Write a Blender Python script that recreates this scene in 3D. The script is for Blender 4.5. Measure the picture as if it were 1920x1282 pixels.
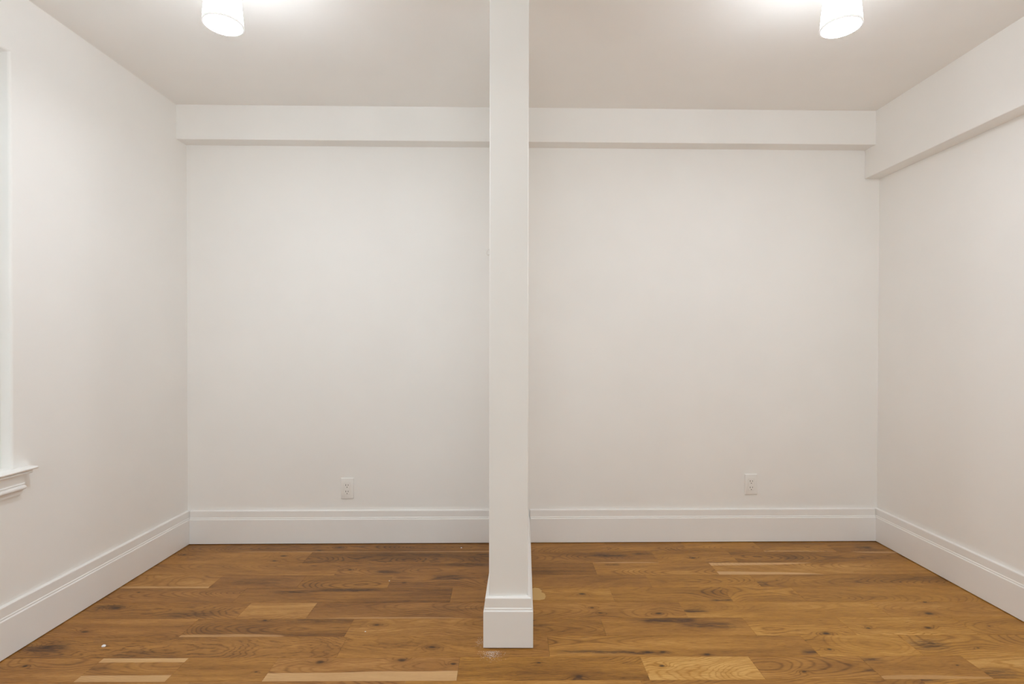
import bpy, bmesh, math, random
from mathutils import Vector, Matrix

# ------------------------------------------------------------------ scene, camera, light
for o in list(bpy.data.objects):
    bpy.data.objects.remove(o)
scene = bpy.context.scene
COL = scene.collection

FW, FH = 1920.0, 1282.0
F_PX = 966.0
PITCH, ROLL = 0.009, 0.0017
PX, PY = 961.985, 651.694          # principal point, pixels from the top left
cam_data = bpy.data.cameras.new('camera')
cam_data.sensor_fit = 'HORIZONTAL'
cam_data.sensor_width = 36.0
cam_data.lens = F_PX / FW * 36.0
cam_data.shift_x = -(PX - FW / 2) / FW
cam_data.shift_y = (PY - FH / 2) / FW
cam_data.clip_start = 0.02
cam = bpy.data.objects.new('camera', cam_data)
COL.objects.link(cam)
fw = Vector((0, math.cos(PITCH), -math.sin(PITCH)))
up0 = Vector((0, math.sin(PITCH), math.cos(PITCH)))
rt0 = Vector((1, 0, 0))
rt = rt0 * math.cos(ROLL) + up0 * math.sin(ROLL)
up = up0 * math.cos(ROLL) - rt0 * math.sin(ROLL)
M = Matrix((rt, up, -fw)).transposed().to_4x4()
M.translation = Vector((0, 0, 1.105))
cam.matrix_world = M
scene.camera = cam

SKY_COLOUR, SKY_STRENGTH = (0.89, 0.965, 1.0, 1), 4.35
world = bpy.data.worlds.new('daylight')
scene.world = world
world.use_nodes = True
bg = world.node_tree.nodes['Background']
bg.inputs[0].default_value = SKY_COLOUR
bg.inputs[1].default_value = SKY_STRENGTH

SHADE_GLOW = 39.0       # frosted glass of the two ceiling lamps
DIFFUSER_GLOW = 214.0    # their lower disc
LAMP_TINT = (0.88, 0.93, 1.0, 1)

scene.view_settings.view_transform = 'Standard'
scene.view_settings.look = 'None'
scene.view_settings.gamma = 1.0
scene.view_settings.use_curve_mapping = False
scene.view_settings.exposure = -0.03
scene.cycles.max_bounces = 20
scene.cycles.diffuse_bounces = 14
scene.cycles.glossy_bounces = 4

# ------------------------------------------------------------------ room dimensions (metres)
XL, XR = -1.787, 2.047           # side wall faces
YB0, SK = 2.8545, 0.01635        # back wall face at x = 0 and its skew
YR = -1.70                       # rear wall, behind the camera
ZC = 2.365                       # ceiling
WT = 0.14                        # wall thickness
def yb(x): return YB0 + SK * x
PF = 1.872                       # front face of the partition
PL, PR, PSH = -0.0865, 0.0555, 0.0215
def pl(y): return PL + PSH * (y - PF)
def prr(y): return PR + PSH * (y - PF)
WIN = (0.94, 1.834, 0.652, 2.134)  # window in the left wall: y0, y1, z0, z1

# ------------------------------------------------------------------ node helpers
class S:
    """a socket with arithmetic"""
    def __init__(self, nt, s): self.nt, self.s = nt, s
    def _m(self, op, *a, clamp=False):
        n = self.nt.nodes.new('ShaderNodeMath'); n.operation = op; n.use_clamp = clamp
        for i, x in enumerate((self,) + a):
            if isinstance(x, S): self.nt.links.new(x.s, n.inputs[i])
            else: n.inputs[i].default_value = x
        return S(self.nt, n.outputs[0])
    def __add__(a, b): return a._m('ADD', b)
    __radd__ = __add__
    def __sub__(a, b): return a._m('SUBTRACT', b)
    def __mul__(a, b): return a._m('MULTIPLY', b)
    __rmul__ = __mul__
    def __truediv__(a, b): return a._m('DIVIDE', b)
    def __rsub__(a, b): return (a * -1.0) + b
    def __neg__(a): return a * -1.0
    def sq(a): return a._m('MULTIPLY', a)
    def exp(a): return a._m('EXPONENT')
    def sqrt(a): return a._m('SQRT')
    def sin(a): return a._m('SINE')
    def absv(a): return a._m('ABSOLUTE')
    def powv(a, e): return a._m('POWER', e)
    def maxv(a, e): return a._m('MAXIMUM', e)
    def minv(a, e): return a._m('MINIMUM', e)
    def clamp(a): return a._m('ADD', 0.0, clamp=True)
    def step(a, lo, hi):
        n = a.nt.nodes.new('ShaderNodeMapRange'); n.interpolation_type = 'SMOOTHSTEP'
        a.nt.links.new(a.s, n.inputs[0])
        n.inputs[1].default_value = lo; n.inputs[2].default_value = hi
        return S(a.nt, n.outputs[0])

def new_mat(name):
    m = bpy.data.materials.new(name); m.use_nodes = True
    nt = m.node_tree
    return m, nt, nt.nodes['Principled BSDF']

def xyz(nt, sock):
    n = nt.nodes.new('ShaderNodeSeparateXYZ'); nt.links.new(sock, n.inputs[0])
    return [S(nt, o) for o in n.outputs]
def comb(nt, a, b, c):
    n = nt.nodes.new('ShaderNodeCombineXYZ')
    for i, x in enumerate((a, b, c)):
        if isinstance(x, S): nt.links.new(x.s, n.inputs[i])
        else: n.inputs[i].default_value = x
    return n.outputs[0]
def noise(nt, vec, scale=1.0, detail=2.0, rough=0.5):
    n = nt.nodes.new('ShaderNodeTexNoise')
    nt.links.new(vec, n.inputs['Vector'])
    n.inputs['Scale'].default_value = scale
    n.inputs['Detail'].default_value = detail
    n.inputs['Roughness'].default_value = rough
    return S(nt, n.outputs[0])
def oattr(nt, name):
    n = nt.nodes.new('ShaderNodeAttribute'); n.attribute_type = 'OBJECT'; n.attribute_name = name
    return n
def mixc(nt, fac, a, b):
    n = nt.nodes.new('ShaderNodeMix'); n.data_type = 'RGBA'
    for idx, x in ((0, fac), (6, a), (7, b)):
        if isinstance(x, S): nt.links.new(x.s, n.inputs[idx])
        elif hasattr(x, 'is_linked'): nt.links.new(x, n.inputs[idx])
        else: n.inputs[idx].default_value = x
    return n.outputs[2]
def c4(r, g, b): return (r, g, b, 1.0)

def paint(name, col, rough=0.55, mottle=0.012, scale=2.2, spec=0.3):
    m, nt, b = new_mat(name)
    tc = nt.nodes.new('ShaderNodeTexCoord')
    n = noise(nt, tc.outputs['Object'], scale, 3.0, 0.55)
    lo = c4(*[c * (1 - mottle) for c in col]); hi = c4(*[min(1, c * (1 + mottle)) for c in col])
    nt.links.new(mixc(nt, n.step(0.3, 0.7), lo, hi), b.inputs['Base Color'])
    b.inputs['Roughness'].default_value = rough
    b.inputs['Specular IOR Level'].default_value = spec
    return m
def plain(name, col, rough=0.5, spec=0.4, metal=0.0):
    m, nt, b = new_mat(name)
    tc = nt.nodes.new('ShaderNodeTexCoord')
    n = noise(nt, tc.outputs['Object'], 60.0, 2.0)
    nt.links.new(mixc(nt, n, c4(*[c * 0.985 for c in col]), c4(*col)), b.inputs['Base Color'])
    b.inputs['Roughness'].default_value = rough
    b.inputs['Specular IOR Level'].default_value = spec
    b.inputs['Metallic'].default_value = metal
    return m
def glow(name, tint, strength):
    m, nt, b = new_mat(name)
    b.inputs['Base Color'].default_value = c4(0.9, 0.9, 0.89)
    b.inputs['Roughness'].default_value = 0.3
    tc = nt.nodes.new('ShaderNodeTexCoord')
    n = noise(nt, tc.outputs['Object'], 8.0, 1.0)
    nt.links.new(mixc(nt, n, tint, c4(*[min(1.0, c * 1.02) for c in tint[:3]])), b.inputs['Emission Color'])
    b.inputs['Emission Strength'].default_value = strength
    return m

M_WALL = paint('warm_white_wall_paint', (0.890, 0.880, 0.860), 0.6)
M_CEIL = paint('flat_white_ceiling_paint', (0.910, 0.900, 0.880), 0.8, spec=0.15)
M_TRIM = paint('semigloss_white_trim_paint', (0.890, 0.880, 0.865), 0.35, 0.006, 5.0, 0.4)
M_BLOCKER = paint('blocker_grey', (0.42, 0.42, 0.41), 0.9, 0.08, 9.0, 0.1)
M_SHADOWGAP = plain('dark_subfloor', (0.13, 0.065, 0.028), 0.9, 0.1)
M_PLATE = plain('white_plastic', (0.88, 0.865, 0.84), 0.32, 0.5)
M_SLOT = plain('slot_black', (0.012, 0.010, 0.009), 0.6, 0.2)
M_SCREW = plain('white_screw', (0.70, 0.67, 0.63), 0.35, 0.5)
M_CRUMB = plain('plaster_white', (0.86, 0.86, 0.88), 0.8, 0.1)
M_RING = plain('white_enamel', (0.84, 0.81, 0.78), 0.3, 0.5)
M_SHADE = glow('glowing_frosted_glass', LAMP_TINT, SHADE_GLOW)
M_DIFF = glow('glowing_diffuser', LAMP_TINT, DIFFUSER_GLOW)
M_RIM = glow('dim_frosted_rim', LAMP_TINT, 0.35)
M_METAL = plain('white_lacquered_metal', (0.82, 0.81, 0.79), 0.4, 0.5)
m, nt, b = new_mat('window_glass')
b.inputs['Base Color'].default_value = c4(0.98, 1, 1)
b.inputs['Roughness'].default_value = 0.0
b.inputs['IOR'].default_value = 1.02
b.inputs['Transmission Weight'].default_value = 1.0
tr = nt.nodes.new('ShaderNodeBsdfTransparent'); tr.inputs[0].default_value = c4(0.93, 0.95, 0.95)
gl = nt.nodes.new('ShaderNodeBsdfGlossy'); gl.inputs['Roughness'].default_value = 0.02
lw = nt.nodes.new('ShaderNodeLayerWeight')
fr = S(nt, lw.outputs['Facing']).powv(5.0) * 0.7 + 0.03
mx = nt.nodes.new('ShaderNodeMixShader')
nt.links.new(fr.s, mx.inputs[0]); nt.links.new(tr.outputs[0], mx.inputs[1]); nt.links.new(gl.outputs[0], mx.inputs[2])
nt.links.new(mx.outputs[0], nt.nodes['Material Output'].inputs[0])
M_GLASS = m

# ---- oak: rings of a sawn log, bent round knots; tone, figure, knots, streaks and sapwood come from each plank
def make_oak():
    m, nt, b = new_mat('oiled_oak')
    tc = nt.nodes.new('ShaderNodeTexCoord')
    u, v, _ = xyz(nt, tc.outputs['Object'])
    seed = S(nt, oattr(nt, 'seed').outputs['Fac'])
    tone = S(nt, oattr(nt, 'tone').outputs['Fac'])
    hue = S(nt, oattr(nt, 'hue').outputs['Fac'])
    fig = xyz(nt, oattr(nt, 'figure').outputs['Vector'])       # v0, h0, tilt
    sap = xyz(nt, oattr(nt, 'sapwood').outputs['Vector'])      # far width, near width, strength
    half = S(nt, oattr(nt, 'half').outputs['Fac'])
    def nz(su, sv, off=0.0, detail=2.0, rough=0.5):
        return noise(nt, comb(nt, u * su + seed * 7.31 + off, v * sv + seed * 3.17, seed * 1.7 + off), 1.0, detail, rough)
    wild = S(nt, oattr(nt, 'wild').outputs['Fac'])
    w1 = nz(1.5, 2.0) - 0.5
    w2 = nz(7.0, 45.0, 3.0, 3.0) - 0.5
    w3 = nz(3.0, 16.0, 9.0, 2.0) - 0.5
    wb = nz(7.0, 24.0, 41.0, 4.0, 0.55) - 0.5
    h = fig[1] + fig[2] * u + w1 * 0.20 + wb * wild * 0.12
    ring = ((v - fig[0] + w2 * 0.007 + w3 * 0.020 + wb * wild * 0.07).sq() + h.sq()).sqrt()
    kmask = None; kcore = None
    sn0 = nz(40.0, 150.0, 51.0, 2.0, 0.6)
    for k in ('knot_a', 'knot_b', 'knot_c'):
        ku, kv, kr = xyz(nt, oattr(nt, k).outputs['Vector'])
        kr = kr.maxv(0.0004)
        du = (u - ku + w3 * 0.02) / kr; dv = (v - kv + w2 * 0.008) / kr
        q = (du / 4.5).sq() + (dv / 2.0).sq()
        bump = (-q).exp()
        ring = ring + bump * kr * 2.2
        q2 = (du / 1.3).sq() + (dv / 0.75).sq()
        core = (-((q2 * (sn0 * 1.7 + 0.15)).sq())).exp()
        halo = (-((du / 3.6).sq() + (dv / 1.5).sq())).exp()
        kmask = halo if kmask is None else kmask.maxv(halo)
        kcore = core if kcore is None else kcore.maxv(core)
    smask = None
    sn = nz(9.0, 70.0, 21.0, 4.0, 0.65)
    for i, k in enumerate(('streak_a', 'streak_b', 'streak_c')):
        a = oattr(nt, k)
        su, sv, sl = xyz(nt, a.outputs['Vector'])
        sw = S(nt, oattr(nt, k + '_width').outputs['Fac']).maxv(0.0005)
        st = S(nt, oattr(nt, k + '_strength').outputs['Fac'])
        sl = sl.maxv(0.001)
        du = (u - su) / sl; dv = (v - sv + w3 * 0.022 + w2 * 0.008) / sw
        g = (-(du.sq().sq() * 0.6) - dv.sq()).exp() * st
        smask = g if smask is None else smask.maxv(g)
    sfine = nz(16.0, 190.0, 61.0, 3.0, 0.6)
    smask = (smask * 1.5 * sn.step(0.30, 0.50) * (sfine.step(0.40, 0.54) * 0.75 + 0.25)).clamp()
    # year rings
    s1 = (ring * (2 * math.pi * 165.0) + w2 * 3.0).sin() * 0.5 + 0.5
    fade = nz(0.9, 3.0, 31.0).step(0.30, 0.62)
    rings = s1.powv(4.5) * (fade * 0.85 + 0.15)
    bands = (ring * (2 * math.pi * 31.0) + w1 * 5.0).sin() * 0.5 + 0.5
    fibre = nz(22.0, 210.0, 5.0, 4.0, 0.7) - 0.5
    pores = nz(30.0, 420.0, 12.0, 1.0).step(0.60, 0.74)
    cloud = nz(1.6, 11.0, 17.0, 3.0, 0.6) - 0.5
    t = tone * 0.30 + 0.52 + cloud * 0.85 + bands * 0.10 - 0.03 - rings * 0.28 + fibre * 0.72 - pores * 0.18 + wb * wild * 0.5
    t = t - kmask * 0.26
    t = t.clamp()
    ramp_r = nt.nodes.new('ShaderNodeValToRGB'); ramp_y = nt.nodes.new('ShaderNodeValToRGB')
    for rp, cols in ((ramp_r, OAK_BROWN), (ramp_y, OAK_GOLD)):
        cr = rp.color_ramp; cr.interpolation = 'LINEAR'
        cr.elements[0].position = 0.0; cr.elements[0].color = c4(*cols[0])
        cr.elements[1].position = 1.0; cr.elements[1].color = c4(*cols[3])
        for p, c in ((0.35, cols[1]), (0.65, cols[2])):
            e = cr.elements.new(p); e.color = c4(*c)
        nt.links.new(t.s, rp.inputs[0])
    col = mixc(nt, hue, ramp_r.outputs[0], ramp_y.outputs[0])
    # pale sapwood along an edge
    spn = oattr(nt, 'sap_span'); sc_, sh_, _z = xyz(nt, spn.outputs['Vector'])
    tap = ((1.0 - ((u - sc_) / sh_.maxv(0.01)).sq().sq())).clamp()
    sap[0] = sap[0] * tap; sap[1] = sap[1] * tap
    wav = w1 * 0.045 + w3 * 0.012 + w2 * 0.006
    sf = (v - half + sap[0] + wav).step(-0.0015, 0.0025) * sap[0].step(0.0005, 0.004)
    sn_ = (-v - half + sap[1] + wav).step(-0.0015, 0.0025) * sap[1].step(0.0005, 0.004)
    sapm = sf.maxv(sn_) * sap[2]
    sapcol = mixc(nt, (t * 0.9 + 0.15).clamp(), c4(0.46, 0.25, 0.10), c4(0.68, 0.43, 0.20))
    col = mixc(nt, sapm, col, sapcol)
    # dark heart streaks and knots
    col = mixc(nt, (smask * 0.92).clamp(), col, c4(0.075, 0.030, 0.011))
    col = mixc(nt, (kcore * (sn.step(0.2, 0.55) * 0.5 + 0.5) * 0.9).clamp(), col, c4(0.040, 0.017, 0.007))
    nt.links.new(col, b.inputs['Base Color'])
    rr = fibre * 0.12 + pores * 0.10 + 0.40
    nt.links.new(rr.s, b.inputs['Roughness'])
    b.inputs['Specular IOR Level'].default_value = 0.32
    bp = nt.nodes.new('ShaderNodeBump'); bp.inputs['Strength'].default_value = 0.12; bp.inputs['Distance'].default_value = 0.001
    nt.links.new((fibre - pores * 0.6).s, bp.inputs['Height'])
    nt.links.new(bp.outputs[0], b.inputs['Normal'])
    return m
OAK_BROWN = ((0.083, 0.031, 0.009), (0.238, 0.098, 0.023), (0.380, 0.173, 0.044), (0.59, 0.325, 0.110))
OAK_GOLD = ((0.114, 0.043, 0.006), (0.320, 0.141, 0.018), (0.490, 0.238, 0.035), (0.70, 0.410, 0.125))
M_OAK = make_oak()
M_FILLER = plain('pale_wood_filler', (0.62, 0.40, 0.16), 0.6, 0.2)

# ------------------------------------------------------------------ object helpers
def link(name, mesh, mat=None, parent=None, loc=None):
    o = bpy.data.objects.new(name, mesh)
    COL.objects.link(o)
    if mat and mesh is not None and not mesh.materials: mesh.materials.append(mat)
    if loc: o.location = loc
    if parent: o.parent = parent
    return o
def obj(name, bm, mat, parent=None, smooth=False, loc=None):
    bmesh.ops.recalc_face_normals(bm, faces=bm.faces[:])
    me = bpy.data.meshes.new(name); bm.to_mesh(me); bm.free()
    if smooth:
        for p in me.polygons: p.use_smooth = True
        try: me.set_sharp_from_angle(angle=math.radians(35))
        except Exception: pass
    return link(name, me, mat, parent, loc)
def empty(name, loc=(0, 0, 0)):
    o = bpy.data.objects.new(name, None); o.empty_display_size = 0.05
    COL.objects.link(o); o.location = loc
    return o
def tag(o, label, cat, group=None, kind=None):
    o['label'] = label; o['category'] = cat
    if group: o['group'] = group
    if kind: o['kind'] = kind
    return o
def prism(bm, poly, z0, z1):
    """vertical prism over a ground polygon"""
    lo = [bm.verts.new((x, y, z0)) for x, y in poly]; hi = [bm.verts.new((x, y, z1)) for x, y in poly]
    n = len(poly)
    bm.faces.new(lo[::-1]); bm.faces.new(hi)
    for i in range(n): bm.faces.new((lo[i], lo[(i + 1) % n], hi[(i + 1) % n], hi[i]))
def box(bm, a, b):
    prism(bm, [(a[0], a[1]), (b[0], a[1]), (b[0], b[1]), (a[0], b[1])], a[2], b[2])
def lathe(bm, prof, seg=48, loc=(0, 0, 0), k=1.0):
    rows = []
    prof = [(r * k, z) for r, z in prof]
    for r, z in prof:
        if r < 1e-6: rows.append([bm.verts.new((loc[0], loc[1], loc[2] + z))])
        else: rows.append([bm.verts.new((loc[0] + r * math.cos(2 * math.pi * k / seg), loc[1] + r * math.sin(2 * math.pi * k / seg), loc[2] + z)) for k in range(seg)])
    for a, b_ in zip(rows, rows[1:]):
        for k in range(seg):
            k2 = (k + 1) % seg
            if len(a) == 1 and len(b_) == 1: continue
            if len(a) == 1: bm.faces.new((a[0], b_[k], b_[k2]))
            elif len(b_) == 1: bm.faces.new((a[k], b_[0], a[k2]))
            else: bm.faces.new((a[k], b_[k], b_[k2], a[k2]))
def sweep(bm, path, prof, side):
    """closed profile (t, z) carried along a ground path; t grows to the given side (+1 left, -1 right), corners mitred"""
    P = [Vector(p) for p in path]
    rows = []
    for i, p in enumerate(P):
        ds = []
        if i > 0: ds.append((P[i] - P[i - 1]).normalized())
        if i < len(P) - 1: ds.append((P[i + 1] - P[i]).normalized())
        ns = [Vector((-d.y, d.x)) * side for d in ds]
        if len(ns) == 2:
            mvec = (ns[0] + ns[1]).normalized(); mvec = mvec / max(0.2, mvec.dot(ns[0]))
        else: mvec = ns[0]
        rows.append([bm.verts.new((p.x + mvec.x * t, p.y + mvec.y * t, z)) for t, z in prof])
    n = len(prof)
    for a, b_ in zip(rows, rows[1:]):
        for k in range(n): bm.faces.new((a[k], a[(k + 1) % n], b_[(k + 1) % n], b_[k]))
    bm.faces.new(rows[0]); bm.faces.new(rows[-1][::-1])

# ------------------------------------------------------------------ room shell
# ceiling
bm = bmesh.new()
prism(bm, [(XL, YR), (XR, YR), (XR, yb(XR)), (XL, yb(XL))], ZC, ZC + 0.12)
tag(obj('ceiling', bm, M_CEIL), 'flat white painted ceiling above both halves of the room', 'ceiling', kind='structure')

# back wall with its dropped soffit
bm = bmesh.new()
prism(bm, [(XL - WT, yb(XL - WT)), (XR + WT, yb(XR + WT)), (XR + WT, yb(XR) + WT), (XL - WT, yb(XL) + WT)], -0.05, ZC + 0.12)
wall_back = tag(obj('wall_back', bm, M_WALL), 'bare off-white back wall behind the partition', 'wall', kind='structure')
SD, SZ = 0.085, 2.183
bm = bmesh.new()
prism(bm, [(XL, yb(XL) - SD), (XR, yb(XR) - SD), (XR, yb(XR)), (XL, yb(XL))], SZ, ZC)
bmesh.ops.bevel(bm, geom=[e for e in bm.edges if all(abs(v.co.z - SZ) < 1e-4 for v in e.verts) and all(v.co.y < yb(v.co.x) - 0.05 for v in e.verts)],
                offset=0.003, segments=2, affect='EDGES', profile=0.5)
obj('soffit', bm, M_WALL, wall_back)['label'] = 'shallow boxed soffit along the top of the back wall'

# right wall with a deeper soffit
bm = bmesh.new()
prism(bm, [(XR, YR), (XR + WT, YR), (XR + WT, yb(XR)), (XR, yb(XR))], -0.05, ZC + 0.12)
wall_right = tag(obj('wall_right', bm, M_WALL), 'bare off-white wall on the right with a boxed soffit', 'wall', kind='structure')
SRX, SRZ = 1.963, 2.025
bm = bmesh.new()
prism(bm, [(SRX, YR), (XR, YR), (XR, yb(XR) - 0.0015), (SRX, yb(SRX) - 0.0015)], SRZ, ZC)
bmesh.ops.bevel(bm, geom=[e for e in bm.edges if all(abs(v.co.z - SRZ) < 1e-4 and abs(v.co.x - SRX) < 1e-4 for v in e.verts)],
                offset=0.003, segments=2, affect='EDGES', profile=0.5)
obj('soffit', bm, M_WALL, wall_right)['label'] = 'deep boxed soffit running along the top of the right wall'

# walls with a window opening: a ring of wall round the hole, with rounded plaster reveals
def wall_with_hole(name, to_world, a0, a1, hole):
    """a = along the wall, z = up, d = depth into the wall (0 at the room face)"""
    bm = bmesh.new()
    A = [a0, hole[0], hole[1], a1]; Z = [-0.05, hole[2], hole[3], ZC + 0.12]
    g = {}
    for i, a in enumerate(A):
        for j, z in enumerate(Z):
            for d in (0, 1): g[i, j, d] = bm.verts.new(to_world(a, z, d * WT))
    for i in range(3):
        for j in range(3):
            if i == 1 and j == 1: continue
            for d in (0, 1): bm.faces.new([g[i, j, d], g[i + 1, j, d], g[i + 1, j + 1, d], g[i, j + 1, d]])
    ringv = [(1, 1), (2, 1), (2, 2), (1, 2)]
    for k in range(4):
        p, q = ringv[k], ringv[(k + 1) % 4]
        bm.faces.new([g[p[0], p[1], 0], g[q[0], q[1], 0], g[q[0], q[1], 1], g[p[0], p[1], 1]])
    for k in range(3):
        for j in (0, 3): bm.faces.new([g[k, j, 0], g[k + 1, j, 0], g[k + 1, j, 1], g[k, j, 1]])
        for i in (0, 3): bm.faces.new([g[i, k, 0], g[i, k + 1, 0], g[i, k + 1, 1], g[i, k, 1]])
    bmesh.ops.recalc_face_normals(bm, faces=bm.faces[:])
    fr_ = {g[p[0], p[1], 0] for p in ringv}
    bmesh.ops.bevel(bm, geom=[e for e in bm.edges if e.verts[0] in fr_ and e.verts[1] in fr_], offset=0.009, segments=4, affect='EDGES', profile=0.5)
    return obj(name, bm, M_WALL)
tag(wall_with_hole('wall_left', lambda a, z, d: (XL - d, a, z), YR, yb(XL), WIN), 'bare off-white wall on the left with a window recess', 'wall', kind='structure')
WIN_FILL = (-1.10, 1.40, 0.70, 2.15)  # opening of the added rear window
tag(wall_with_hole('wall_rear', lambda a, z, d: (a, YR - d, z), XL - WT, XR + WT, WIN_FILL), 'off-white wall facing the back wall with a wide window added for fill light', 'wall', kind='structure')

# unseen wall added outside the left window to weaken its daylight
bm = bmesh.new()
prism(bm, [(XL - 1.05, YR - 1.0), (XL - 0.90, YR - 1.0), (XL - 0.90, 4.2), (XL - 1.05, 4.2)], -0.5, 3.4)
tag(obj('blocker_wall', bm, M_BLOCKER), 'grey wall added outside the left window to weaken its daylight', 'wall', kind='structure')

# partition: a short stub wall from the back wall towards the camera
bm = bmesh.new()
yb_l, yb_r = yb(pl(2.85)), yb(prr(2.85))
prism(bm, [(PL, PF), (PR, PF), (prr(yb_r), yb_r), (pl(yb_l), yb_l)], 0.0, ZC)
bmesh.ops.bevel(bm, geom=[e for e in bm.edges if all(abs(v.co.y - PF) < 1e-4 for v in e.verts) and abs(e.verts[0].co.z - e.verts[1].co.z) > 1],
                offset=0.0045, segments=3, affect='EDGES', profile=0.5)
tag(obj('wall_partition', bm, M_WALL, smooth=True), 'narrow white stub wall dividing the room down the middle', 'wall', kind='structure')

# windows: frame, two sliding sashes with a pane each
def window(name, label, to_world, hole, d0, thick=0.07):
    root = empty(name, to_world((hole[0] + hole[1]) / 2, hole[2], d0)); root.matrix_world.identity
    o0 = Vector(root.location)
    tag(root, label, 'window', kind='structure')
    def part(nm, rects, da, db, mat, parent):
        bm = bmesh.new()
        for (p0, p1, q0, q1) in rects:
            c = [Vector(to_world(a, z, d)) - o0 for a in (p0, p1) for z in (q0, q1) for d in (da, db)]
            lo = [min(x[i] for x in c) for i in range(3)]; hi = [max(x[i] for x in c) for i in range(3)]
            box(bm, lo, hi)
        return obj(nm, bm, mat, parent)
    a0, a1, z0, z1 = hole
    fwid = 0.022
    e = 0.0005
    part('frame', [(a0 + e, a0 + fwid, z0 + e, z1 - e), (a1 - fwid, a1 - e, z0 + e, z1 - e), (a0 + fwid, a1 - fwid, z0 + e, z0 + fwid), (a0 + fwid, a1 - fwid, z1 - fwid, z1 - e)], d0, d0 + thick, M_TRIM, root)
    zm = (z0 + z1) / 2
    for k, (q0, q1, da) in enumerate(((z0 + fwid, zm + 0.018, d0 + 0.012), (zm - 0.018, z1 - fwid, d0 + 0.040))):
        s0, s1, r = a0 + fwid, a1 - fwid, 0.042
        sash = part('sash', [(s0, s0 + r, q0, q1), (s1 - r, s1, q0, q1), (s0 + r, s1 - r, q0, q0 + r), (s0 + r, s1 - r, q1 - r, q1)], da, da + 0.026, M_TRIM, root)
        part('pane', [(s0 + r, s1 - r, q0 + r, q1 - r)], da + 0.011, da + 0.015, M_GLASS, sash)
    lk = part('sash_lock', [((a0 + a1) / 2 - 0.03, (a0 + a1) / 2 + 0.03, zm + 0.0185, zm + 0.03)], d0 + 0.012, d0 + 0.034, M_METAL, root)
    return root
window('window_1', 'white sash window set in the recess of the left wall', lambda a, z, d: (XL - d, a, z), WIN, 0.040)
window('fill_window', 'wide white sash window added behind the camera for frontal fill light', lambda a, z, d: (a, YR - d, z), WIN_FILL, 0.040)  # unseen window, added to give soft frontal light

# daylight portals in the left window and the added rear window
def portal(name, loc, rot, sx, sy):
    L = bpy.data.lights.new(name, 'AREA'); L.shape = 'RECTANGLE'; L.size = sx; L.size_y = sy
    L.cycles.is_portal = True
    o = bpy.data.objects.new(name, L); COL.objects.link(o); o.location = loc; o.rotation_euler = rot
portal('daylight_portal', (XL - WT - 0.01, (WIN[0] + WIN[1]) / 2, (WIN[2] + WIN[3]) / 2), (0, -math.pi / 2, 0), WIN[3] - WIN[2], WIN[1] - WIN[0])
portal('daylight_portal', ((WIN_FILL[0] + WIN_FILL[1]) / 2, YR - WT - 0.01, (WIN_FILL[2] + WIN_FILL[3]) / 2), (math.pi / 2, 0, 0), WIN_FILL[1] - WIN_FILL[0], WIN_FILL[3] - WIN_FILL[2])

# window stool and apron under the left window (trim)
def run_y(bm, prof, y0, y1, x0):
    lo = [bm.verts.new((x0 + t, y0, z)) for t, z in prof]; hi = [bm.verts.new((x0 + t, y1, z)) for t, z in prof]
    n = len(prof)
    bm.faces.new(lo); bm.faces.new(hi[::-1])
    for k in range(n): bm.faces.new((lo[k], hi[k], hi[(k + 1) % n], lo[(k + 1) % n]))
sill = tag(empty('trim_1', (XL, WIN[1], 0.60)), 'moulded white window sill with an apron on the left wall', 'window sill', kind='structure')
ys0, ys1 = WIN[0] - 0.059, WIN[1] + 0.059
def sub(nm, bm, mat, parent, org):
    bmesh.ops.translate(bm, vec=-Vector(org), verts=bm.verts)
    return obj(nm, bm, mat, parent, smooth=True)
bm = bmesh.new()
nose = [(0.0, 0.6410), (0.036, 0.6410), (0.0390, 0.6418), (0.0405, 0.6440), (0.0410, 0.6465), (0.0395, 0.6495), (0.036, 0.6515), (0.0, 0.6515)]
run_y(bm, nose, ys0, ys1, XL + 0.0003)
box(bm, (XL - 0.040, WIN[0] + 0.0005, 0.6415), (XL + 0.0003, WIN[1] - 0.0005, 0.6515))
st = sub('stool', bm, M_TRIM, sill, (XL, WIN[1], 0.60))
bm = bmesh.new()
bed = [(0.0, 0.6285), (0.0270, 0.6285), (0.0305, 0.6297), (0.0330, 0.6325), (0.0330, 0.6365), (0.0318, 0.6382), (0.0275, 0.6390), (0.0275, 0.6408), (0.0, 0.6408)]
run_y(bm, bed, ys0 + 0.014, ys1 - 0.014, XL + 0.0003)
sub('bed_moulding', bm, M_TRIM, sill, (XL, WIN[1], 0.60))
bm = bmesh.new()
apr = [(0.0, 0.6283), (0.0165, 0.6283), (0.0165, 0.5965), (0.0190, 0.5950), (0.0190, 0.5925), (0.0165, 0.5910), (0.0165, 0.5890),
       (0.0215, 0.5870), (0.0245, 0.5835), (0.0250, 0.5800), (0.0235, 0.5765), (0.0200, 0.5745), (0.0130, 0.5715), (0.0095, 0.5670), (0.0085, 0.5620), (0.0085, 0.5550), (0.0, 0.5550)]
run_y(bm, apr, WIN[0] - 0.022, WIN[1] + 0.029, XL + 0.0003)
sub('apron', bm, M_TRIM, sill, (XL, WIN[1], 0.60))

# ------------------------------------------------------------------ floor of separate oak planks
bm = bmesh.new()
prism(bm, [(XL - 0.02, YR - 0.02), (XR + 0.02, YR - 0.02), (XR + 0.02, yb(XR)), (XL - 0.02, yb(XL))], -0.06, -0.014)
floor = tag(obj('floor', bm, M_SHADOWGAP), 'oak strip floor of mixed brown and golden planks', 'floor', kind='structure')

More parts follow.
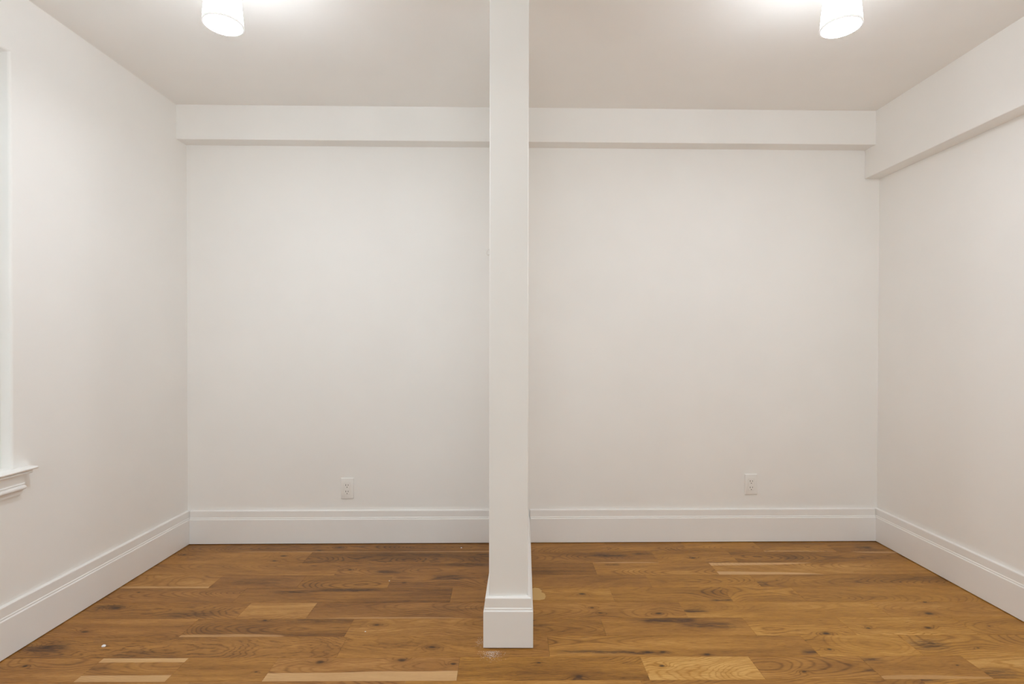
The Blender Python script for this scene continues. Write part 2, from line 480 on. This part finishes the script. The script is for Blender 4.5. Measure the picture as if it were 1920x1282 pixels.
YAW = 0.0079
ROWS = [2.717, 2.579, 2.447, 2.3207, 2.1864, 2.0608, 1.934, 1.804, 1.678]
while ROWS[-1] > YR + 0.14: ROWS.append(ROWS[-1] - 0.1295)
JOINTS = {0: [0.508, 0.934, 1.338, 1.723], 1: [-1.056, 0.736, 1.141], 2: [-0.851, 0.404, 0.988],
          3: [-1.372, -0.977, -0.567, 0.633, 1.132], 4: [-1.194, -0.269, 0.436, 0.946, 1.262], 5: [-1.11, -0.83, 0.709, 1.532],
          6: [-1.254, -0.634, 0.354, 0.925, 1.307, 1.775], 7: [-0.62, 0.131, 1.089, 1.46],
          8: [-1.43, -1.134, -0.819, -0.184, 0.451, 0.833, 1.224, 1.588], 9: [-1.05, -0.35, 0.42, 1.343]}
# tone (-1 dark .. 1 pale) of the planks of each row, left to right; hue 0 brown .. 1 golden
TONES = {0: [-0.5, 0.1, -0.25, 0.0, -0.15, -0.3],
         1: [0.1, -0.6, -0.1, 0.15, -0.2],
         2: [0.15, -0.25, -0.35, 0.1, 0.2],
         3: [0.25, -0.25, -0.1, -0.15, -0.05, 0.1, -0.15],
         4: [0.1, -0.45, -0.1, 0.1, 0.0, 0.25, 0.05],
         5: [-0.05, 0.6, -0.1, -0.05, 0.3, 0.2],
         6: [0.15, -0.35, 0.1, -0.25, 0.0, 0.3, 0.3, 0.15],
         7: [-0.05, -0.1, 0.0, 0.25, 0.2],
         8: [0.15, 0.0, 0.1, 0.15, -0.25, 0.7, 0.2, 0.05, 0.45],
         9: [0.0, 0.1, 0.2, -0.2, 0.1]}
KNOTS = [(-1.650,2.133,0.0110),(-1.632,1.958,0.0101),(-1.711,2.672,0.0083),(-1.663,1.750,0.0054),(-1.187,2.661,0.0110),(-1.209,2.602,0.0067),(-0.934,2.773,0.0086),(-1.025,2.730,0.0085),(-0.795,2.499,0.0065),(-0.666,1.773,0.0110),(-0.383,1.786,0.0111),(-0.204,1.766,0.0073),(-0.536,2.010,0.0083),(-0.985,2.040,0.0063),(0.930,2.643,0.0082),(0.308,2.262,0.0105),(0.334,2.143,0.0067),(0.356,2.101,0.0054),(0.597,2.098,0.0109),(0.483,1.835,0.0076),(0.539,1.835,0.0076),(0.693,1.820,0.0075),(0.090,1.772,0.0046),(0.219,1.699,0.0088),(0.510,1.756,0.0073),(1.706,2.101,0.0131),(1.764,2.193,0.0068),(1.620,1.994,0.0083),(1.387,1.993,0.0062),(1.196,1.956,0.0101),(1.146,1.853,0.0058),(0.986,1.726,0.0054),(-0.293,1.862,0.0096),(0.481,2.668,0.0083),(-1.684,1.858,0.0135)]
STREAKS = [(-1.684,2.141,0.049,0.0172,0.8),(-1.311,2.079,0.086,0.0243,0.6),(-1.691,1.855,0.069,0.0258,0.9),(-1.335,1.830,0.057,0.0157,0.4),(-1.412,1.736,0.045,0.0141,0.4),(-0.646,2.598,0.032,0.0126,0.6),(-0.600,2.473,0.051,0.0143,0.9),(-0.184,2.671,0.069,0.0267,0.7),(-0.216,2.562,0.085,0.0215,0.8),(-0.300,2.421,0.065,0.0220,1.0),(-0.730,2.293,0.114,0.0172,1.0),(-0.962,2.277,0.080,0.0146,0.8),(0.502,2.674,0.083,0.0201,0.8),(0.682,2.695,0.050,0.0204,0.7),(0.498,2.564,0.032,0.0123,0.7),(0.753,2.119,0.044,0.0126,0.9),(0.625,2.045,0.106,0.0196,1.0),(0.772,2.010,0.094,0.0189,0.7),(0.904,2.208,0.046,0.0091,0.8),(0.102,2.005,0.037,0.0075,0.9),(0.275,1.835,0.095,0.0095,0.7),(0.417,1.832,0.114,0.0110,0.8),(1.906,2.785,0.040,0.0218,0.8),(1.443,2.651,0.049,0.0198,0.6),(1.527,1.884,0.062,0.0299,0.7),(1.072,1.837,0.034,0.0158,0.7),(1.623,1.719,0.061,0.0221,0.6),(1.363,1.680,0.045,0.0079,0.8),(1.143,2.356,0.029,0.0208,0.7),(1.245,1.788,0.048,0.0150,0.6),(1.221,1.735,0.029,0.0113,0.5),(-0.765,2.037,0.148,0.0155,0.5),(-1.163,2.374,0.123,0.0264,0.5),(-0.477,2.677,0.249,0.0336,0.5),(0.176,2.462,0.102,0.0341,0.3),(1.978,2.413,0.150,0.0273,0.3),(-1.693,2.290,0.213,0.0147,0.3),(0.719,1.823,0.057,0.0062,0.7),(1.682,2.384,0.099,0.0160,0.3),(-0.225,2.137,0.111,0.0257,0.3)]
# sapwood: point on the plank, width at the far edge, width at the near edge, strength
SAP = [(-0.5, 2.76, 0.0, 0.010, 0.5, -0.6, 0.9), (0.55, 2.62, 0.0, 0.012, 0.8, 0.58, 0.19), (1.2, 2.52, 0.034, 0.030, 1.0, 1.05, 0.50), (1.75, 2.64, 0.024, 0.0, 0.8, 2.02, 0.24),
       (-1.6, 2.37, 0.0, 0.012, 0.6, -1.5, 0.5), (-0.4, 2.12, 0.0, 0.008, 0.6, -0.4, 0.5), (-1.27, 1.74, 0.024, 0.030, 0.9, -1.2, 0.5), (-0.5, 1.74, 0.0, 0.050, 1.0, -0.5, 0.9),
       (-1.0, 1.99, 0.0, 0.012, 0.6, -1.15, 0.3), (1.5, 2.78, 0.0, 0.012, 0.7, 1.55, 0.25), (1.3, 1.74, 0.0, 0.018, 0.5, 1.4, 0.25), (1.9, 2.385, 0.0, 0.0, 0.0, 0.0, 1.0)]

def plank_mesh(poly, thick=0.013, ch=0.00035):
    bm = bmesh.new()
    n = len(poly)
    cx = sum(p[0] for p in poly) / n; cy = sum(p[1] for p in poly) / n
    def shr(p, d):
        return (p[0] - math.copysign(d, p[0] - cx), p[1] - math.copysign(d, p[1] - cy))
    lo = [bm.verts.new((x, y, -thick)) for x, y in poly]
    mid = [bm.verts.new((x, y, -ch)) for x, y in poly]
    top = [bm.verts.new((*shr(p, ch), 0.0)) for p in poly]
    bm.faces.new(top); bm.faces.new(lo[::-1])
    for i in range(n):
        j = (i + 1) % n
        bm.faces.new((lo[i], lo[j], mid[j], mid[i])); bm.faces.new((mid[i], mid[j], top[j], top[i]))
    bmesh.ops.recalc_face_normals(bm, faces=bm.faces[:])
    me = bpy.data.meshes.new('plank'); bm.to_mesh(me); bm.free()
    me.materials.append(M_OAK)
    return me

rnd = random.Random(11)
GAP = 0.00018
for r in range(len(ROWS)):
    near = ROWS[r]
    far = ROWS[r - 1] if r else None
    js = JOINTS.get(r)
    if js is None:
        js = []; x = XL + rnd.uniform(0.2, 0.9)
        while x < XR - 0.2: js.append(x); x += rnd.uniform(0.4, 1.1)
    cuts = [XL + 0.003] + js + [XR - 0.003]
    segs = []
    for a, c in zip(cuts, cuts[1:]):
        ti = len(segs)
        ymid = near + 0.065
        if near > PF - 0.14 and a < 0 < c and (far or 9) > PF:      # the stub wall stands here
            yq = max(near, PF)
            if r <= 6:
                segs.append((a, pl(yq) - 0.004)); segs.append((prr(yq) + 0.006, c))
            else: segs.append((a, c))
        else: segs.append((a, c))
    tones = TONES.get(r, [])
    for i, (a, c) in enumerate(segs):
        if r == 0:
            poly = [(a + GAP, near + GAP), (c - GAP, near + GAP), (c - GAP, yb(c) - YAW * c - 0.004), (a + GAP, yb(a) - YAW * a - 0.004)]
        else:
            poly = [(a + GAP, near + GAP), (c - GAP, near + GAP), (c - GAP, far - GAP), (a + GAP, far - GAP)]
        mx_ = (a + c) / 2
        y0_ = near; y1_ = poly[2][1]
        my_ = (y0_ + (far if far else y1_)) / 2
        me = plank_mesh([(x - mx_, y - my_) for x, y in poly])
        wx, wy = mx_, my_ + YAW * mx_
        o = link('plank', me, None, floor, (wx, wy, 0.0))
        o.rotation_euler.z = math.atan(YAW)
        o['seed'] = rnd.uniform(1, 40)
        tn = tones[i] if i < len(tones) else rnd.uniform(-0.4, 0.4)
        o['tone'] = tn * 1.25 + rnd.uniform(-0.05, 0.05)
        o['hue'] = (0.30 if mx_ < 0 else 0.72) + rnd.uniform(-0.15, 0.15)  # left browner, right golden: plank colour with each side's light put into it
        o['half'] = (y1_ - y0_) / 2
        cath = rnd.random() < 0.72
        o['figure'] = (rnd.uniform(-0.04, 0.04) if cath else rnd.choice((-1, 1)) * rnd.uniform(0.07, 0.16), rnd.choice((-1, 1)) * rnd.uniform(0.06, 0.14), rnd.choice((-1, 1)) * rnd.uniform(0.03, 0.14))
        o['wild'] = 0.24 if (r == 7 and mx_ < 0.1) else (0.12 if rnd.random() < 0.3 else 0.0)
        def inside(x, y):
            yy = y - YAW * x
            return a < x < c and y0_ < yy < y1_
        kk = [(x - wx, y - wy - YAW * (x - wx), s) for x, y, s in KNOTS if inside(x, y)]
        if not kk and rnd.random() < 0.35: kk = [(rnd.uniform(a, c) - mx_, rnd.uniform(-0.05, 0.05), 0.004)]
        kk = kk[:3] + [(9.0, 9.0, 0.0005)] * 3
        for nm, k in zip(('knot_a', 'knot_b', 'knot_c'), kk): o[nm] = tuple(float(t) for t in k)
        ss = sorted([(x - wx, y - wy - YAW * (x - wx), l, w, s) for x, y, l, w, s in STREAKS if inside(x, y)], key=lambda t: -t[4])
        ss = ss[:3] + [(9.0, 9.0, 0.01, 0.001, 0.0)] * 3
        for nm, k in zip(('streak_a', 'streak_b', 'streak_c'), ss):
            o[nm] = tuple(float(t) for t in k[:3]); o[nm + '_width'] = float(k[3]); o[nm + '_strength'] = float(k[4])
        sp = [(f_, n_, s_) for x, y, f_, n_, s_, xc_, hx_ in SAP if inside(x, y)]
        sq_ = [(xc_ - mx_, hx_, 0.0) for x, y, f_, n_, s_, xc_, hx_ in SAP if inside(x, y)]
        o['sap_span'] = tuple(float(t) for t in (sq_[0] if sq_ else (0.0, 9.0, 0.0)))
        o['sapwood'] = tuple(float(t) for t in (sp[0] if sp else (0.0, 0.0, 0.0)))

# pale filler patch in the floor beside the stub wall
bm = bmesh.new()
pts = [(0.0820, 2.309), (0.1010, 2.318), (0.1180, 2.312), (0.1300, 2.292), (0.1275, 2.276), (0.1420, 2.262), (0.1440, 2.236), (0.1370, 2.213), (0.1150, 2.205), (0.0820, 2.207)]
prism(bm, pts, -0.002, 0.0006)
obj('filler_patch', bm, M_FILLER, floor)['label'] = 'pale unstained patch in the planks beside the stub wall'

# ------------------------------------------------------------------ baseboards: plain board under a stepped cap
GZ = 0.003
BOARD = [(0.0005, GZ), (0.0185, GZ), (0.0190, GZ + 0.001), (0.0190, 0.1335), (0.0180, 0.1358), (0.0155, 0.1375), (0.0005, 0.1375)]
CAP = [(0.0005, 0.1377), (0.0155, 0.1377), (0.0155, 0.1420), (0.0150, 0.1436), (0.0130, 0.1458), (0.0130, 0.1785), (0.0120, 0.1808), (0.0095, 0.1820), (0.0005, 0.1835)]
def baseboard(name, label, path, side, tuck=0.0005):
    root = tag(empty(name, (path[0][0], path[0][1], 0)), label, 'baseboard', kind='structure')
    for nm, prof in (('board', BOARD), ('cap_moulding', CAP)):
        bm = bmesh.new(); sweep(bm, path, [(tuck if t == 0.0005 else t, z) for t, z in prof], side)
        bmesh.ops.translate(bm, vec=(-path[0][0], -path[0][1], 0), verts=bm.verts)
        obj(nm, bm, M_TRIM, root)
yl = yb(XL); yr_ = yb(XR)
TB = 0.0195
baseboard('baseboard_left', 'white baseboard along the left wall below the window', [(XL, YR), (XL, yl)], -1)
baseboard('baseboard_right', 'white baseboard along the right wall', [(XR, YR), (XR, yr_)], 1)
xl_, xr_ = pl(2.85), prr(2.85)
baseboard('baseboard_back_left', 'white baseboard on the back wall left of the stub wall', [(XL + TB, yb(XL + TB)), (xl_ - TB, yb(xl_ - TB))], -1)
baseboard('baseboard_back_right', 'white baseboard on the back wall right of the stub wall', [(xr_ + TB, yb(xr_ + TB)), (XR - TB, yb(XR - TB))], -1)
baseboard('baseboard_partition', 'white baseboard wrapped round the end of the stub wall', [(pl(2.83), 2.853), (PL, PF), (PR, PF), (prr(2.83), 2.855)], -1, -0.006)

# ------------------------------------------------------------------ duplex outlets on the back wall
def rrect(w, h, r, n=4):
    pts = []
    for cx, cy, a0 in ((w / 2 - r, h / 2 - r, 0), (-w / 2 + r, h / 2 - r, 90), (-w / 2 + r, -h / 2 + r, 180), (w / 2 - r, -h / 2 + r, 270)):
        for k in range(n + 1):
            a = math.radians(a0 + 90 * k / n); pts.append((cx + r * math.cos(a), cy + r * math.sin(a)))
    return pts
def slab(bm, layers):
    """stacked outlines (points, y): local x across, z up, y out of the wall towards -y"""
    rows = [[bm.verts.new((x, -d, z)) for x, z in pts] for pts, d in layers]
    n = len(rows[0])
    for a, b_ in zip(rows, rows[1:]):
        for k in range(n): bm.faces.new((a[k], a[(k + 1) % n], b_[(k + 1) % n], b_[k]))
    bm.faces.new(rows[0]); bm.faces.new(rows[-1][::-1])
def outlet(x, z, label, tilt):
    root = tag(empty('wall_outlet', (x, yb(x) - 0.0003, z)), label, 'outlet', 'duplex outlets on the back wall')
    root.rotation_euler = (0, tilt, math.atan(SK))
    W, Hh = 0.0705, 0.1150
    bm = bmesh.new()
    slab(bm, [(rrect(W, Hh, 0.003), 0.0), (rrect(W, Hh, 0.003), 0.0035), (rrect(W - 0.004, Hh - 0.004, 0.003), 0.0060), (rrect(W - 0.007, Hh - 0.007, 0.003), 0.0066)])
    # the opening for the receptacle is shown by a shallow step round it
    plate = obj('cover_plate', bm, M_PLATE, root, smooth=True)
    bm = bmesh.new()
    slab(bm, [(rrect(0.0345, 0.0675, 0.0025), 0.0060), (rrect(0.0345, 0.0675, 0.0025), 0.00665)])
    obj('gap', bm, M_SCREW, root)['label'] = 'thin seam round the receptacle'
    bm = bmesh.new()
    slab(bm, [(rrect(0.0330, 0.0660, 0.002), 0.0060), (rrect(0.0330, 0.0660, 0.002), 0.0074), (rrect(0.0320, 0.0650, 0.002), 0.0080)])
    rec = obj('receptacle', bm, M_PLATE, root, smooth=True)
    for cz in (0.0165, -0.0185):
        for sx, hh in ((-0.0063, 0.0090), (0.0063, 0.0075)):
            bm = bmesh.new()
            box(bm, (sx - 0.0012, -0.00815, cz - hh / 2 + 0.003), (sx + 0.0012, -0.0070, cz + hh / 2 + 0.003))
            obj('slot', bm, M_SLOT, rec)
        bm = bmesh.new()
        pts = [(0.0025 * math.cos(math.radians(a)), cz - 0.0085 + 0.0025 * math.sin(math.radians(a))) for a in range(180, 361, 20)] + [(0.0025, cz - 0.0070), (-0.0025, cz - 0.0070)]
        slab(bm, [(pts, 0.0070), (pts, 0.00815)])
        obj('ground_hole', bm, M_SLOT, rec)
outlet(-0.9137, 0.3019, 'white duplex outlet low on the back wall left of the stub wall', 0.0)
outlet(1.3310, 0.3178, 'white duplex outlet low on the back wall right of the stub wall', 0.0)

# small screw eye on the left face of the stub wall
bm = bmesh.new()
R0, r0 = 0.0088, 0.0022
rows = []
for i in range(20):
    a = 2 * math.pi * i / 20
    c = Vector((math.cos(a) * 0.72, 0, math.sin(a))) * R0
    d = Vector((math.cos(a), 0, math.sin(a)))
    rows.append([bm.verts.new(c + d * r0 * math.cos(t) + Vector((0, 1, 0)) * r0 * math.sin(t)) for t in [2 * math.pi * k / 8 for k in range(8)]])
for i in range(20):
    for k in range(8): bm.faces.new((rows[i][k], rows[(i + 1) % 20][k], rows[(i + 1) % 20][(k + 1) % 8], rows[i][(k + 1) % 8]))
eye = tag(empty('screw_eye', (pl(1.885) - 0.0045, 1.885, 1.436)), 'tiny white ring fixed to the left edge of the stub wall', 'hook')
obj('ring', bm, M_RING, eye, smooth=True)
bm = bmesh.new(); box(bm, (0.003, -0.002, -0.002), (0.0052, 0.002, 0.002))
obj('shank', bm, M_RING, eye)

# ------------------------------------------------------------------ ceiling lamps: flared frosted cups under a canopy
def lamp(x, y, label):
    zb = 2.12
    LK = 0.862
    root = tag(empty('ceiling_lamp', (x, y, ZC)), label, 'ceiling lamp', 'frosted cup lamps on the ceiling')
    Z = zb - ZC
    bm = bmesh.new()
    lathe(bm, [(0, -0.0005), (0.060, -0.0005), (0.060, -0.012), (0.055, -0.018), (0.020, -0.022), (0, -0.022)])
    obj('canopy', bm, M_METAL, root, smooth=True)
    bm = bmesh.new()
    lathe(bm, [(0, -0.022), (0.012, -0.022), (0.012, -0.075), (0, -0.075)], 24)
    obj('stem', bm, M_METAL, root, smooth=True)
    bm = bmesh.new()
    lathe(bm, [(0, -0.074), (0.022, -0.075), (0.036, -0.082), (0.046, -0.094), (0.0530, Z + 0.134), (0.0580, Z + 0.124), (0.0605, Z + 0.112), (0.0600, Z + 0.109), (0.0585, Z + 0.109), (0.0540, Z + 0.119), (0.050, Z + 0.124), (0, Z + 0.1245)], 64, k=LK)
    obj('holder', bm, M_METAL, root, smooth=True)  # unseen holder, its skirt shaped to block light going up to the ceiling
    bm = bmesh.new()
    prof = [(0.0, Z + 0.1235), (0.040, Z + 0.1235), (0.050, Z + 0.119), (0.0565, Z + 0.108), (0.0600, Z + 0.090), (0.0640, Z + 0.055), (0.0668, Z + 0.025), (0.0680, Z + 0.006),
            (0.0655, Z + 0.006), (0.0643, Z + 0.025), (0.0612, Z + 0.055), (0.0570, Z + 0.090), (0.0540, Z + 0.106), (0.048, Z + 0.116), (0.0, Z + 0.120)]
    lathe(bm, prof, 64, k=LK)
    obj('shade', bm, M_SHADE, root, smooth=True)
    bm = bmesh.new()
    lathe(bm, [(0.0650, Z + 0.0075), (0.0692, Z + 0.0075), (0.0700, Z + 0.0060), (0.0700, Z + 0.0012), (0.0690, Z), (0.0650, Z), (0.0650, Z + 0.0075)], 64, k=LK)
    obj('rim', bm, M_RIM, root, smooth=True)
    bm = bmesh.new()
    lathe(bm, [(0.0, Z + 0.003), (0.0649, Z + 0.003), (0.0649, Z + 0.0005), (0.045, Z - 0.0005), (0.0, Z - 0.0008)], 64, k=LK)
    obj('diffuser', bm, M_DIFF, root, smooth=True)
lamp(-0.9302, 1.6592, 'glowing white cup lamp on the ceiling left of the stub wall')
lamp(1.0532, 1.6662, 'glowing white cup lamp on the ceiling right of the stub wall')

# ------------------------------------------------------------------ crumbs and plaster dust on the floor
def crumb(x, y, s, label, seed):
    r = random.Random(seed)
    bm = bmesh.new()
    bmesh.ops.create_icosphere(bm, subdivisions=2, radius=1.0)
    for v in bm.verts:
        k = 1 + r.uniform(-0.18, 0.18)
        v.co = Vector((v.co.x * s * k, v.co.y * s * 0.8 * k, max(-0.35, v.co.z) * s * 0.55 * k + s * 0.20))
    zmin = min(v.co.z for v in bm.verts)
    for v in bm.verts: v.co.z -= zmin
    o = obj('plaster_crumb', bm, M_CRUMB, None, True, (x, y, 0.0))
    tag(o, label, 'crumb', 'plaster crumbs on the floor')
crumb(-1.4866, 1.8635, 0.0072, 'white plaster crumb on the floor near the left wall, largest of the crumbs', 1)
crumb(-0.2771, 2.7689, 0.0040, 'white plaster crumb on the floor by the back wall left of the stub wall', 2)
crumb(-0.5724, 2.3815, 0.0030, 'tiny pale crumb at a plank end midway between left lamp and stub wall', 3)
crumb(-0.5634, 1.9616, 0.0026, 'tiny pale crumb on the golden plank left of the stub wall', 4)
rd = random.Random(5)
bm = bmesh.new()
for k in range(420):
    if rd.random() < 0.82: x, y = -0.075 + rd.gauss(0, 0.020), 1.838 - abs(rd.gauss(0, 0.022))
    else: x, y = -0.122 + rd.gauss(0, 0.008), 1.895 + rd.gauss(0, 0.016)
    if y > 1.849 and x > -0.108: continue
    s = rd.uniform(0.0005, 0.0013)
    a = rd.uniform(0, 6.28)
    vs = [bm.verts.new((x + s * math.cos(a + t), y + s * math.sin(a + t), z)) for z, t in ((0.0001, 0), (0.0001, 2.1), (0.0001, 4.2))]
    tp = bm.verts.new((x, y, 0.0001 + s * 0.5))
    bm.faces.new(vs)
    for i in range(3): bm.faces.new((vs[i], vs[(i + 1) % 3], tp))
tag(obj('plaster_dust', bm, M_CRUMB), 'white plaster dust at the foot of the stub wall', 'dust', kind='stuff')
